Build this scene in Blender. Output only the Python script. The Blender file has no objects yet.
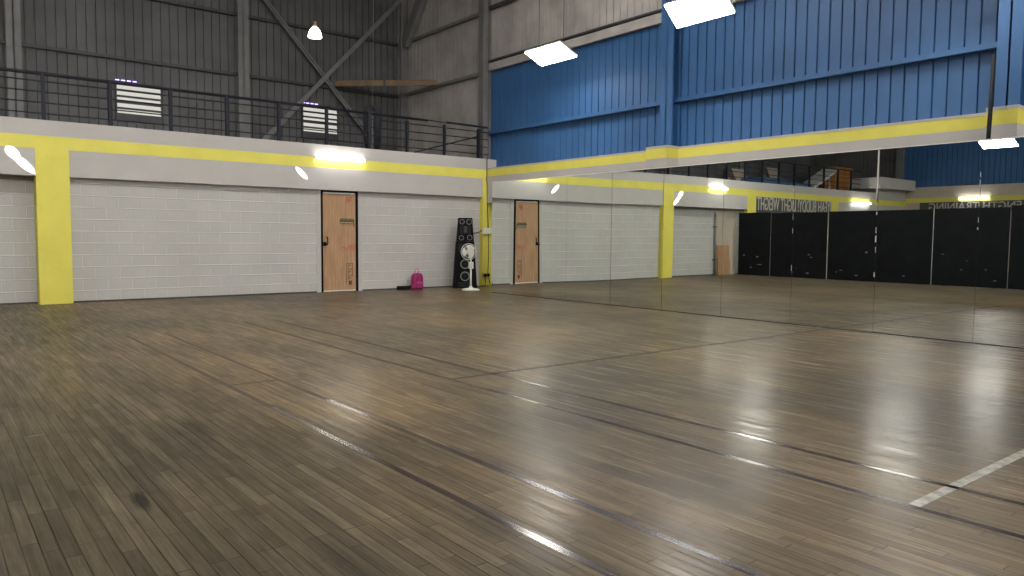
import bpy, bmesh, math, random
from mathutils import Vector, Matrix
random.seed(4)
S = bpy.context.scene
COL = S.collection
PI = math.pi

# ------------------------------------------------------------------ mesh helper
class MB:
    """collects shapes, then links them as ONE mesh object"""
    def __init__(self):
        self.bm = bmesh.new()
    def _tagm(self, faces, m):
        for f in faces: f.material_index = m
    def box(self, a, b, m=0):
        x0, y0, z0 = a; x1, y1, z1 = b
        x0, x1 = min(x0, x1), max(x0, x1); y0, y1 = min(y0, y1), max(y0, y1); z0, z1 = min(z0, z1), max(z0, z1)
        v = [self.bm.verts.new(p) for p in [(x0,y0,z0),(x1,y0,z0),(x1,y1,z0),(x0,y1,z0),(x0,y0,z1),(x1,y0,z1),(x1,y1,z1),(x0,y1,z1)]]
        fs = [self.bm.faces.new([v[i] for i in q]) for q in [(0,3,2,1),(4,5,6,7),(0,1,5,4),(1,2,6,5),(2,3,7,6),(3,0,4,7)]]
        self._tagm(fs, m); return self
    def hexa(self, pts, m=0):
        v = [self.bm.verts.new(p) for p in pts]
        fs = [self.bm.faces.new([v[i] for i in q]) for q in [(0,3,2,1),(4,5,6,7),(0,1,5,4),(1,2,6,5),(2,3,7,6),(3,0,4,7)]]
        self._tagm(fs, m); return self
    def bar(self, p, q, w, d, m=0, up=(0,0,1)):
        p, q = Vector(p), Vector(q); t = (q-p).normalized()
        u = Vector(up)
        if abs(t.dot(u)) > .98: u = Vector((1,0,0))
        s = t.cross(u).normalized(); u = s.cross(t).normalized()
        o = [(-1,-1),(1,-1),(1,1),(-1,1)]
        pts = [p+s*a*w/2+u*b*d/2 for a, b in o] + [q+s*a*w/2+u*b*d/2 for a, b in o]
        return self.hexa([tuple(x) for x in pts], m)
    def tube(self, pts, r, n=10, m=0, caps=True):
        pts = [Vector(p) for p in pts]; rr = r if isinstance(r, (list, tuple)) else [r]*len(pts)
        rings = []; ref = None
        for i, p in enumerate(pts):
            t = (pts[min(i+1, len(pts)-1)]-pts[max(i-1, 0)]).normalized()
            if ref is None:
                ref = Vector((0,0,1)) if abs(t.z) < .9 else Vector((1,0,0))
            a = t.cross(ref).normalized(); b = a.cross(t).normalized(); ref = b
            rings.append([self.bm.verts.new(p+(a*math.cos(2*PI*k/n)+b*math.sin(2*PI*k/n))*rr[i]) for k in range(n)])
        fs = []
        for A, B in zip(rings, rings[1:]):
            for k in range(n): fs.append(self.bm.faces.new([A[k], A[(k+1)%n], B[(k+1)%n], B[k]]))
        for f in fs: f.smooth = True
        if caps:
            fs.append(self.bm.faces.new(rings[0][::-1])); fs.append(self.bm.faces.new(rings[-1]))
        self._tagm(fs, m); return self
    def lathe(self, prof, M=None, n=28, m=0, smooth=True, a0=0, a1=2*PI):
        """profile of (r, z) turned about Z, then placed by matrix M"""
        M = M or Matrix(); full = abs(a1-a0-2*PI) < 1e-6
        rings = []
        for r, z in prof:
            if r < 1e-6: rings.append([self.bm.verts.new(M @ Vector((0,0,z)))])
            else: rings.append([self.bm.verts.new(M @ Vector((r*math.cos(a0+(a1-a0)*k/n), r*math.sin(a0+(a1-a0)*k/n), z))) for k in range(n if full else n+1)])
        fs = []
        for A, B in zip(rings, rings[1:]):
            for k in range(n):
                k2 = (k+1) % n if full else k+1
                if len(A) == 1 and len(B) == 1: continue
                if len(A) == 1: q = [A[0], B[k2], B[k]]
                elif len(B) == 1: q = [A[k], A[k2], B[0]]
                else: q = [A[k], A[k2], B[k2], B[k]]
                fs.append(self.bm.faces.new(q))
        for f in fs: f.smooth = smooth
        self._tagm(fs, m); return self
    def prism(self, poly, M, t, m=0):
        """2-D polygon in local XY, thickness t along local Z"""
        a = [self.bm.verts.new(M @ Vector((x, y, 0))) for x, y in poly]
        b = [self.bm.verts.new(M @ Vector((x, y, t))) for x, y in poly]
        n = len(poly)
        fs = [self.bm.faces.new(a[::-1]), self.bm.faces.new(b)]
        for k in range(n): fs.append(self.bm.faces.new([a[k], a[(k+1)%n], b[(k+1)%n], b[k]]))
        self._tagm(fs, m); return self
    def build(self, name, mats, parent=None, bevel=0, seg=2, origin=None):
        bmesh.ops.recalc_face_normals(self.bm, faces=self.bm.faces)
        me = bpy.data.meshes.new(name)
        if origin is not None:
            bmesh.ops.translate(self.bm, verts=self.bm.verts, vec=-Vector(origin))
        self.bm.to_mesh(me); self.bm.free()
        for mt in (mats if isinstance(mats, (list, tuple)) else [mats]): me.materials.append(mt)
        o = bpy.data.objects.new(name, me); COL.objects.link(o)
        if origin is not None: o.location = origin
        if parent is not None:
            o.parent = parent
            if origin is None: o.matrix_parent_inverse = parent_inv(parent)
        if bevel:
            md = o.modifiers.new('bevel', 'BEVEL'); md.width = bevel; md.segments = seg; md.limit_method = 'ANGLE'
        return o

def parent_inv(par):
    # children are modelled in world coordinates
    m = Matrix()
    q = par
    chain = []
    while q: chain.append(q); q = q.parent
    for q in reversed(chain):
        m = m @ q.matrix_parent_inverse @ q.matrix_basis
    return m.inverted()

def tag(o, label=None, cat=None, group=None, kind=None):
    if label: o['label'] = label
    if cat: o['category'] = cat
    if group: o['group'] = group
    if kind: o['kind'] = kind
    return o
def thing(name, loc, label, cat, group=None, rz=0, kind=None):
    o = bpy.data.objects.new(name, None); COL.objects.link(o)
    o.location = loc; o.rotation_euler = (0, 0, rz); o.empty_display_size = .1
    return tag(o, label, cat, group, kind)
def struct(o, label, cat): return tag(o, label, cat, None, 'structure')

# ------------------------------------------------------------------ materials
def lin(c): return tuple(((v/255+.055)/1.055)**2.4 if v/255 > .04045 else v/255/12.92 for v in c)
class NT:
    def __init__(self, name):
        self.m = bpy.data.materials.new(name); self.m.use_nodes = True
        self.t = self.m.node_tree; self.b = self.t.nodes['Principled BSDF']; self.out = self.t.nodes['Material Output']
        self.tc = None
    def n(self, typ, **kw):
        x = self.t.nodes.new(typ)
        for k, v in kw.items():
            if k in x.inputs: x.inputs[k].default_value = v
            else: setattr(x, k, v)
        return x
    def l(self, a, b): self.t.links.new(a, b); return self
    def coord(self, scale=(1,1,1)):
        if not self.tc: self.tc = self.n('ShaderNodeTexCoord')
        mp = self.n('ShaderNodeMapping'); mp.inputs['Scale'].default_value = scale
        self.l(self.tc.outputs['Object'], mp.inputs['Vector']); return mp.outputs['Vector']
    def noise(self, scale, vec=None, detail=4, rough=.55):
        x = self.n('ShaderNodeTexNoise'); x.inputs['Scale'].default_value = scale; x.inputs['Detail'].default_value = detail; x.inputs['Roughness'].default_value = rough
        self.l(vec if vec is not None else self.coord(), x.inputs['Vector']); return x.outputs['Fac']
    def rng(self, v, a, b, c=0., d=1.):
        x = self.n('ShaderNodeMapRange'); self.l(v, x.inputs['Value'])
        for k, q in (('From Min', a), ('From Max', b), ('To Min', c), ('To Max', d)): x.inputs[k].default_value = q
        return x.outputs['Result']
    def mixc(self, fac, A, B, mode='MIX'):
        x = self.n('ShaderNodeMix'); x.data_type = 'RGBA'; x.blend_type = mode
        for sock, val in ((x.inputs[0], fac), (x.inputs[6], A), (x.inputs[7], B)):
            if hasattr(val, 'is_output'): self.l(val, sock)
            elif isinstance(val, (int, float)): sock.default_value = val
            else: sock.default_value = (*val[:3], 1)
        return x.outputs[2]
    def math(self, op, a, b=None):
        x = self.n('ShaderNodeMath'); x.operation = op
        for i, v in enumerate((a, b)):
            if v is None: continue
            if hasattr(v, 'is_output'): self.l(v, x.inputs[i])
            else: x.inputs[i].default_value = v
        return x.outputs[0]
    def bump(self, h, dist, strength=1.):
        x = self.n('ShaderNodeBump'); x.inputs['Distance'].default_value = dist; x.inputs['Strength'].default_value = strength
        self.l(h, x.inputs['Height']); self.l(x.outputs['Normal'], self.b.inputs['Normal']); return x
    def base(self, c):
        if hasattr(c, 'is_output'): self.l(c, self.b.inputs['Base Color'])
        else: self.b.inputs['Base Color'].default_value = (*c[:3], 1)
        return self
    def set(self, **kw):
        for k, v in kw.items():
            k = k.replace('_', ' ')
            if hasattr(v, 'is_output'): self.l(v, self.b.inputs[k])
            else: self.b.inputs[k].default_value = v
        return self

def mat(name, col, rough=.6, metal=0., var=.08, vscale=6., spec=.5, bump=0.):
    k = NT(name); f = k.noise(vscale)
    lo = tuple(c*(1-var) for c in col); hi = tuple(min(1, c*(1+var)) for c in col)
    k.base(k.mixc(k.rng(f, .3, .7), lo, hi)).set(Roughness=rough, Metallic=metal)
    k.b.inputs['Specular IOR Level'].default_value = spec
    if bump: k.bump(k.noise(vscale*12), bump)
    return k.m
def emis(name, col, s):
    k = NT(name); k.base((.2,.2,.2)); k.b.inputs['Emission Color'].default_value = (*col, 1); k.b.inputs['Emission Strength'].default_value = s
    return k.m

M = {}
M['fascia'] = mat('painted_plaster_grey', (.385,.366,.345), .75, var=.05, vscale=1.5, bump=.001)
M['yellow'] = mat('yellow_paint', (.60,.54,.085), .6, var=.06, vscale=2.5, bump=.001)
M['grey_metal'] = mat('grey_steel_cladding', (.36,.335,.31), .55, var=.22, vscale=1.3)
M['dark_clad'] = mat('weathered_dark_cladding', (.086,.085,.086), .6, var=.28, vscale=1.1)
M['steel'] = mat('grey_painted_steel', (.16,.155,.15), .55, var=.15, vscale=3)
M['steel_dark'] = mat('dark_steel', (.035,.035,.038), .5, var=.2)
M['pole_black'] = mat('matt_black_metal', (.006,.006,.007), .7, spec=.1)
M['blue'] = mat('blue_painted_cladding', (.027,.093,.225), .5, var=.10, vscale=1.2)
M['navy'] = mat('navy_painted_rail', (.010,.011,.019), .55, var=.15, spec=.25)
M['black'] = mat('black_plastic', (.0055,.0055,.0065), .7, var=.2, spec=.08)
M['blackmat'] = mat('black_vinyl_mat', (.0052,.006,.0075), .6, var=.35, vscale=3, spec=.15)
M['white_pl'] = mat('white_plastic', (.62,.62,.56), .4, var=.03)
M['concrete'] = mat('grey_concrete', (.22,.215,.2), .85, var=.15, vscale=2)
M['timber'] = mat('brown_timber', (.18,.11,.055), .7, var=.25, vscale=4)
M['alu'] = mat('bare_aluminium', (.62,.62,.6), .3, metal=.9, var=.05)
M['pink'] = mat('magenta_fabric', (.24,.010,.095), .8, var=.2, vscale=25, bump=.002)
M['pinklight'] = mat('pale_pink_webbing', (.48,.18,.28), .8)
M['pinkdark'] = mat('dark_magenta_mesh', (.16,.006,.06), .8)
M['roof'] = mat('dark_roof_sheet', (.10,.10,.10), .7, var=.2)
M['cone'] = mat('grey_speaker_cone', (.17,.17,.17), .5)
M['grille'] = mat('speaker_grille', (.016,.016,.018), .55, var=.3, vscale=60, spec=.12)
M['brass'] = mat('brass_ceramic_fitting', (.30,.20,.07), .4)
M['bluefoam'] = mat('blue_vinyl', (.03,.09,.20), .5)
M['whitecloth'] = mat('white_vinyl', (.55,.55,.52), .5)
M['orange'] = mat('orange_panel', (.42,.17,.035), .5)
M['board'] = mat('black_sign_board', (.05,.05,.045), .55)
M['letter'] = mat('white_letters', (.40,.39,.36), .5)
M['beige'] = mat('beige_plaster', (.42,.36,.30), .8, vscale=2)
M['inkred'] = mat('red_spray_marks', (.38,.075,.065), .8)
M['inkgreen'] = mat('green_stamp_ink', (.045,.07,.035), .8)
M['inkblack'] = mat('black_stencil_ink', (.07,.045,.03), .8)
M['dirt'] = mat('pale_sealant', (.55,.54,.5), .7)
M['cloth_dark'] = mat('black_cloth', (.016,.017,.022), .9, var=.4, vscale=9)
M['rope'] = mat('grey_rope', (.22,.2,.17), .9)

EP, ET, EF = 31., 24., 88.
M['panel_light'] = emis('led_panel_diffuser', (1,.97,.92), EP)
M['fill_light'] = emis('fill_diffuser', (1,.97,.93), EF)  # glow of the lamps added out of view
M['tube_light'] = emis('led_tube_glow', (1,.97,.95), ET)
M['bulb_light'] = emis('glowing_bay_lamp_reflector', (1,.96,.93), 6)
M['daylight'] = emis('daylit_louvre', (1,.97,.86), .42)
M['glint'] = emis('violet_daylight_slit', (.55,.4,1), 2.2)

# painted concrete block wall (joints drawn by the paint, pale, slightly sunk)
def block_mat(name, c):
    k = NT(name)
    tc = k.n('ShaderNodeTexCoord'); sp = k.n('ShaderNodeSeparateXYZ'); k.l(tc.outputs['Object'], sp.inputs[0])
    cb = k.n('ShaderNodeCombineXYZ'); k.l(sp.outputs['X'], cb.inputs[0]); k.l(sp.outputs['Z'], cb.inputs[1])
    br = k.n('ShaderNodeTexBrick'); k.l(cb.outputs[0], br.inputs['Vector'])
    for a, v in (('Scale', 1), ('Brick Width', .405), ('Row Height', .214), ('Mortar Size', .006), ('Mortar Smooth', .4)): br.inputs[a].default_value = v
    br.inputs['Color1'].default_value = (*[v*.975 for v in c], 1); br.inputs['Color2'].default_value = (*[v*1.02 for v in c], 1)
    br.inputs['Mortar'].default_value = (*[v*1.22 for v in c], 1)
    # bed joints: a pale ridge of colour with a fine dark line next to it
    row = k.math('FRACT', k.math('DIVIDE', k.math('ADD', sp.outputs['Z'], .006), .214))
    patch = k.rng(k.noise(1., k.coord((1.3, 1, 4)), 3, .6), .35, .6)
    rim = k.math('MULTIPLY', k.math('LESS_THAN', row, .07), patch)
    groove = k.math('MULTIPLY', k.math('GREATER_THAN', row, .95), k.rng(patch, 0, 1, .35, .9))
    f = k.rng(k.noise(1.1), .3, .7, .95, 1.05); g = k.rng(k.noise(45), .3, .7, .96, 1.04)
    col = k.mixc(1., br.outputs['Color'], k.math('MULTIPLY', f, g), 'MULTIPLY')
    col = k.mixc(k.math('MULTIPLY', rim, .8), col, tuple(min(1, v*1.62) for v in c))
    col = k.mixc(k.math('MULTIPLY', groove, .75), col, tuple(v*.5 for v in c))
    k.base(col).set(Roughness=.8)
    inv = k.math('SUBTRACT', 1., br.outputs['Fac'])
    h = k.math('ADD', inv, k.math('MULTIPLY', k.noise(60), .25))
    k.bump(h, .004)
    return k.m
M['block'] = block_mat('painted_block_wall', (.395,.385,.36))

# old maple strip floor, boards along Y
def floor_mat():
    k = NT('worn_maple_strip_floor')
    tc = k.n('ShaderNodeTexCoord'); sp = k.n('ShaderNodeSeparateXYZ'); k.l(tc.outputs['Object'], sp.inputs[0])
    cb = k.n('ShaderNodeCombineXYZ'); k.l(sp.outputs['Y'], cb.inputs[0]); k.l(sp.outputs['X'], cb.inputs[1])
    br = k.n('ShaderNodeTexBrick'); k.l(cb.outputs[0], br.inputs['Vector'])
    for a, v in (('Scale', 1), ('Brick Width', .62), ('Row Height', .0605), ('Mortar Size', .0026), ('Mortar Smooth', .15)): br.inputs[a].default_value = v
    br.offset = .37; br.offset_frequency = 3; br.squash = .8; br.squash_frequency = 2
    br.inputs['Color1'].default_value = (0,0,0,1); br.inputs['Color2'].default_value = (1,1,1,1); br.inputs['Mortar'].default_value = (.5,.5,.5,1)
    tone = br.outputs['Color']
    grain = k.noise(1., k.coord((70, 3.2, 1)), 5, .65)
    big = k.noise(.32, None, 3, .5)
    mid = k.noise(1.0, k.coord((1.6, .8, 1)), 5, .6)
    A = k.mixc(k.rng(big, .38, .64), lin((87,78,64)), lin((115,98,72)))
    A = k.mixc(k.rng(k.math('ADD', sp.outputs['X'], k.math('MULTIPLY', k.noise(.9), .8)), -8.2, -7.2, .75, 0.), A, lin((85,78,66)))
    Bc = k.mixc(k.rng(mid, .34, .7), (.74,.74,.74), (1.2,1.17,1.1))
    c = k.mixc(1., A, Bc, 'MULTIPLY')
    rt = k.n('ShaderNodeRGBToBW'); k.l(tone, rt.inputs[0])
    c = k.mixc(1., c, k.rng(rt.outputs[0], 0, 1, .74, 1.22), 'MULTIPLY')
    c = k.mixc(1., c, k.rng(grain, .3, .7, .72, 1.24), 'MULTIPLY')
    streak = k.noise(1., k.coord((24, 1.0, 1)), 4, .7)
    c = k.mixc(1., c, k.rng(streak, .32, .68, .72, 1.24), 'MULTIPLY')
    blot = k.noise(1., k.coord((3.5, 2.2, 1)), 5, .7)
    c = k.mixc(1., c, k.rng(blot, .35, .68, .84, 1.12), 'MULTIPLY')
    # open joints, only here and there
    gap = k.math('MULTIPLY', br.outputs['Fac'], k.rng(k.noise(1., k.coord((9, .9, 1)), 3, .6), .34, .6, .30, 1.))
    c = k.mixc(gap, c, (.012,.010,.009))
    # scattered black splinter marks along the grain
    sp2 = k.rng(k.noise(1., k.coord((22, 2.4, 1)), 2, .5), .745, .77)
    c = k.mixc(k.math('MULTIPLY', sp2, .75), c, (.014,.012,.010))
    # one dark burn mark beside the camera's left
    def blob(x, y, rx, ry, soft):
        vx = k.math('DIVIDE', k.math('SUBTRACT', sp.outputs['X'], x), rx); vy = k.math('DIVIDE', k.math('SUBTRACT', sp.outputs['Y'], y), ry)
        d = k.math('ADD', k.math('MULTIPLY', vx, vx), k.math('MULTIPLY', vy, vy))
        return k.rng(k.math('ADD', d, k.math('MULTIPLY', grain, soft)), .8+soft*.3, .35+soft*.3)
    c = k.mixc(k.math('MULTIPLY', blob(-9.245, -11.5, .05, .24, 1.0), .85), c, (.012,.011,.010))
    c = k.mixc(k.math('MULTIPLY', blob(-9.49, -9.888, .075, .010, .3), .6), c, (.36,.35,.32))
    k.base(c)
    wear = k.noise(1., k.coord((26, 1.1, 1)), 4, .6)
    r = k.math('ADD', k.rng(wear, .3, .7, .32, .55), k.rng(big, .35, .65, .03, -.03))
    k.set(Roughness=r); k.b.inputs['Specular IOR Level'].default_value = .06
    dull = k.math('MULTIPLY', k.rng(sp.outputs['X'], -8.5, -7.3, .10, 1.), k.math('MULTIPLY', k.rng(sp.outputs['Y'], -6.5, -10.5, .35, 1.), k.rng(big, .3, .7, .75, 1.15)))
    k.l(k.math('MULTIPLY', dull, k.rng(sp.outputs['X'], -6.5, -4.5, .42, .62)), k.b.inputs['Coat Weight']); k.b.inputs['Coat IOR'].default_value = 1.45
    k.l(k.rng(wear, .3, .7, .13, .34), k.b.inputs['Coat Roughness'])
    h = k.math('ADD', k.math('MULTIPLY', k.math('SUBTRACT', 1., br.outputs['Fac']), .9), k.math('ADD', k.math('MULTIPLY', rt.outputs[0], .25), k.math('MULTIPLY', k.noise(1., k.coord((16, 1.6, 1)), 2), .9)))
    k.bump(h, .0026, 1.)
    return k.m
M['floor'] = floor_mat()

def plywood_mat():
    k = NT('plywood'); v = k.coord((5, 1, .9)); f = k.noise(2.6, v, 6, .6)
    wv = k.n('ShaderNodeTexWave'); wv.inputs['Scale'].default_value = 1.4; wv.inputs['Distortion'].default_value = 9; wv.inputs['Detail'].default_value = 3
    k.l(k.coord((3.2, 1, .55)), wv.inputs['Vector'])
    c = k.mixc(k.rng(f, .3, .7), (.30,.17,.085), (.42,.26,.145))
    c = k.mixc(k.math('MULTIPLY', wv.outputs['Fac'], .45), c, (.27,.14,.065))
    k.base(c).set(Roughness=.6); return k.m
M['ply'] = plywood_mat()
def mirror_mat():
    k = NT('silvered_mirror_glass'); k.base((.80,.835,.80)).set(Metallic=1., Roughness=0.0)
    return k.m
M['mirror'] = mirror_mat()
def tape(name, col, rough, spec=.6):
    k = NT(name); f = k.noise(1., k.coord((40, 2.5, 1)), 4)
    k.base(k.mixc(k.rng(f, .35, .7), col, tuple(min(1, c*1.5+.01) for c in col))).set(Roughness=k.rng(f, .3, .75, rough, rough+.13))
    k.b.inputs['Specular IOR Level'].default_value = spec
    return k.m
M['tape_dark'] = tape('dark_floor_tape', (.040,.028,.027), .12)
M['tape_thin'] = tape('faded_dark_tape', (.022,.016,.013), .5, .12)
def white_tape():
    k = NT('worn_white_tape'); f = k.noise(1., k.coord((14, 14, 1)), 5, .7)
    k.base(k.mixc(k.rng(f, .40, .60), (.13,.115,.09), (.42,.40,.34))).set(Roughness=.3); return k.m
M['tape_white'] = white_tape()
M['tape_faded'] = tape('almost_worn_off_tape', (.062,.048,.034), .5, .1)

# ------------------------------------------------------------------ dimensions (metres)
XC = 1.55      # right wall cladding
YU = 4.6       # upper back wall
XL = -24.2     # far left wall of the hall
YF = -25.0     # wall behind the viewer
ZR = 9.5
# ------------------------------------------------------------------ floor, ceiling
struct(MB().box((XL-.2, YF-.2, -.15), (XC+.2, .6, 0)).build('floor', M['floor']), 'worn brown maple strip floor of the dance hall', 'floor')
struct(MB().box((XL-.2, YF-.2, ZR), (XC+.2, YU+.2, ZR+.1)).build('ceiling', M['roof']), 'dark sheet metal roof over the hall', 'ceiling')

def line(x0, y0, x1, y1, m, label, n):
    o = MB().box((x0, y0, 0.0), (x1, y1, .0012)).build('floor_marking', m)
    return tag(o, label, 'floor line', None, 'structure')
W = .042
line(-8.05-W/2, -10.0, -8.05+W/2, -5.2, M['tape_faded'], 'faded far end of the leftmost dark tape line', 0)
line(-8.05-W/2, -24, -8.05+W/2, -10.0, M['tape_dark'], 'glossy dark tape line on floor, closest to the left wall pillar', 0)
line(-7.62-W/2, -10.0, -7.62+W/2, -5.2, M['tape_faded'], 'faded far end of the second dark tape line from the left', 0)
line(-7.62-W/2, -24, -7.62+W/2, -10.0, M['tape_dark'], 'glossy dark tape line, second one counted from the left', 1)
line(-6.41-.016, -9.86, -6.41+.016, -4.6, M['tape_thin'], 'thin far end of the third dark tape line', 0)
line(-6.41-W/2, -24, -6.41+W/2, -9.86, M['tape_dark'], 'glossy dark tape line ending at the worn white cross line', 2)
line(-5.955-.016, -9.86, -5.955+.016, -4.6, M['tape_thin'], 'thin far end of the fourth dark tape line', 0)
line(-5.955-W/2, -24, -5.955+W/2, -9.86, M['tape_dark'], 'glossy dark tape line nearest the mirrors', 3)
line(-6.38, -9.882, 0.0, -9.838, M['tape_thin'], 'thin faded dark line crossing the floor toward the mirrors', 4)
line(-6.39, -13.77, -.3, -13.715, M['tape_white'], 'worn white tape line crossing the floor toward the mirrors', 5)
line(-8.03, -9.03, -7.64, -9.0, M['tape_faded'], 'short faded cross line between the two left tape lines', 6)

# ------------------------------------------------------------------ back wall (y = 0)
ZL, ZY0, ZY1, ZP = 2.23, 2.70, 2.92, 3.19
bw = MB()
bw.box((-7.9, .12, 0), (-3.24, .4, ZL)); bw.box((-2.15, .12, 0), (1.1, .4, ZL))
bw.box((-12.3, .30, 0), (-8.36, .5, ZL)); bw.box((XL, .14, 0), (-12.3, .5, ZL)); bw.box((1.1, .12, 0), (XC+.2, .4, ZL))
struct(bw.build('wall_back', M['block']), 'pale grey painted concrete block wall at the back', 'wall')
jm = MB(); jm.box((-3.24, .11, 0), (-3.13, .4, ZL)); jm.box((-2.26, .11, 0), (-2.15, .4, ZL))
struct(jm.build('trim_1', M['fascia']), 'smooth grey plaster jambs on both sides of plywood door', 'trim')
fa = MB()
fa.box((XL, 0, ZL), (XC, .5, ZY0), 0); fa.box((XL, 0, ZY0), (XC, .5, ZY1), 1); fa.box((XL, 0, ZY1), (XC, .5, ZP), 0)
struct(fa.build('trim_2', [M['fascia'], M['yellow']]), 'grey balcony parapet with yellow stripe above the block wall', 'trim')
for nm, x0, x1, lb in (('pillar', 1.125, XC, 'narrow yellow pillar in the corner beside the speakers'),
                       ('pillar', -8.385, -7.88, 'wide yellow pillar in the block wall at far left'),
                       ('pillar', -12.85, -12.35, 'yellow pillar just past the black divider mats'),
                       ('pillar', -18.4, -17.9, 'yellow pillar right after the yeah buddy sign')):
    struct(MB().box((x0, -.012, 0), (x1, .5, ZY0+.02)).build(nm, M['yellow']), lb, 'pillar')
bb = MB()
for x0, x1, y in ((-7.88, -3.24, .108), (-2.15, 1.07, .108), (-12.3, -8.385, .288)):
    bb.box((x0, y, 0), (x1, y+.02, .03))
struct(bb.build('baseboard_back', M['steel_dark']), 'low dark skirting strip under the block wall', 'baseboard')

# balcony slab and upper back wall
struct(MB().box((XL, .5, 2.85), (XC, YU, 3.05)).build('slab', M['concrete']), 'concrete balcony floor above the block wall', 'slab')
def corr_x(name, x0, x1, y, z0, z1, m, sgn=-1, pitch=.2, h=.03):
    """ribbed sheet in the XZ plane; ribs stand towards sgn*Y"""
    mb = MB(); pr = []; x = x0
    while x < x1-1e-6:
        pr += [(x, 0), (x+pitch-.026, 0), (x+pitch-.019, -h), (x+pitch-.007, -h)]; x += pitch
    return _corr(mb, [((px, y+sgn*d)) for px, d in pr], z0, z1).build(name, m)
def corr_y(name, y0, y1, x, z0, z1, m, sgn=-1, pitch=.2, h=.03):
    mb = MB(); pr = []; y = y0
    while y < y1-1e-6:
        pr += [(y, 0), (y+pitch-.026, 0), (y+pitch-.019, -h), (y+pitch-.007, -h)]; y += pitch
    return _corr(mb, [((x+sgn*d, py)) for py, d in pr], z0, z1).build(name, m)
def _corr(mb, pts, z0, z1):
    a = [mb.bm.verts.new((x, y, z0)) for x, y in pts]; b = [mb.bm.verts.new((x, y, z1)) for x, y in pts]
    for k in range(len(pts)-1): mb.bm.faces.new([a[k], a[k+1], b[k+1], b[k]])
    return mb
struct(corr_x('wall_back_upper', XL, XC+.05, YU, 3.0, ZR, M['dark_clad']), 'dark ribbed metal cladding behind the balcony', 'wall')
struct(corr_y('wall_right_upper', .3, YU, XC, 3.0, ZR, M['grey_metal']), 'grey ribbed cladding at the end of the balcony', 'wall')
struct(corr_y('wall_right_top', YF, .3, XC, 5.42, ZR, M['grey_metal']), 'grey ribbed cladding above the blue wall', 'wall')
struct(corr_y('wall_right', YF, .3, XC, 2.6, 5.44, M['blue']), 'blue ribbed metal cladding above the mirrors', 'wall')
struct(MB().box((XC-.05, YF, 0), (XC+.2, .07, 2.65)).build('wall_right_lower', M['block']), 'block wall hidden behind the row of mirrors', 'wall')
bd = MB(); bd.box((1.25, YF, 2.1), (XC+.1, -.0, 2.755), 0); bd.box((1.25, YF, 2.755), (XC+.1, 0, 2.925), 1); bd.box((1.245, YF, 2.925), (XC+.1, 0, 2.962), 0)
struct(bd.build('trim_3', [M['fascia'], M['yellow']]), 'grey band with yellow stripe running above the mirrors', 'trim')
for i, (y0, lb) in enumerate(((-6.05, 'square grey and yellow column casing in the middle of the mirror wall'), (-11.71, 'square grey and yellow column casing at the right edge'))):
    c = MB(); wd = .51 if i == 0 else .36
    c.box((.93, y0, 0), (1.30, y0+wd, 2.74), 0); c.box((.93, y0, 2.74), (1.30, y0+wd, 2.925), 1); c.box((.925, y0-.005, 2.925), (1.30, y0+wd+.005, 2.97), 0)
    struct(c.build('column', [M['fascia'], M['yellow']]), lb, 'column')
def hcol(name, x, y, z0, z1, ax, m, lb, w=.3, d=.24):
    """H section; ax is the axis of its web"""
    b = MB()
    if ax == 'x':
        b.box((x-d/2, y-w/2, z0), (x-d/2+.03, y+w/2, z1)); b.box((x+d/2-.03, y-w/2, z0), (x+d/2, y+w/2, z1)); b.box((x-d/2, y-.012, z0), (x+d/2, y+.012, z1))
    else:
        b.box((x-w/2, y-d/2, z0), (x+w/2, y-d/2+.03, z1)); b.box((x-w/2, y+d/2-.03, z0), (x+w/2, y+d/2, z1)); b.box((x-.012, y-d/2, z0), (x+.012, y+d/2, z1))
    return struct(b.build(name, m), lb, 'column')
for y, lb in ((-5.72, 'blue steel column rising from the middle casing'), (-11.47, 'blue steel column at the right edge above the casing')):
    hcol('column', XC-.17, y, 2.97, ZR, 'x', M['blue'], lb)
hcol('column', XC-.16, .30, 3.19, ZR, 'x', M['steel'], 'grey steel column between blue wall and balcony', .22)
for x, lb in ((-3.31, 'grey steel column behind the balcony left of the cross brace'), (-8.24, 'wide grey steel column at the far left behind the railing'),
              (-13.2, 'grey steel column on the balcony past the divider'), (-18.2, 'grey steel column on the balcony near the grey box')):
    hcol('column', x, YU-.17, 3.05, ZR, 'y', M['steel'], lb, .28, .24)
hcol('column', 1.40, YU-.17, 3.05, ZR, 'y', M['steel'], 'grey steel column in the far upper corner', .22, .24)

def girt(p, q, m, lb, w=.09, d=.075):
    return struct(MB().bar(p, q, w, d).build('beam', m), lb, 'beam')
girt((XL, YU-.08, 5.36), (1.3, YU-.08, 5.36), M['steel_dark'], 'lower horizontal steel girt on the dark back cladding')
girt((XL, YU-.08, 6.87), (1.3, YU-.08, 6.87), M['steel_dark'], 'upper horizontal steel girt on the dark back cladding')
girt((XC-.07, .45, 5.42), (XC-.07, YU-.3, 5.42), M['steel'], 'lower steel girt on the grey cladding at the balcony end')
girt((XC-.07, .45, 6.93), (XC-.07, YU-.3, 6.93), M['steel'], 'upper steel girt on the grey cladding at the balcony end')
girt((XC-.06, YF, 5.52), (XC-.06, .2, 5.52), M['grey_metal'], 'grey steel girt along the top of the blue wall', .08, .19)
girt((XC-.07, YF, 5.66), (XC-.07, .2, 5.66), M['steel_dark'], 'dark steel angle above the top girt of the blue wall', .12, .04)
girt((XC-.07, YF, 6.98), (XC-.07, .2, 6.98), M['steel_dark'], 'dark steel girt high above the blue wall')
girt((XC-.07, YF, 3.88), (XC-.07, .2, 3.88), M['blue'], 'blue steel girt halfway up the blue wall', .1, .08)
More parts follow.
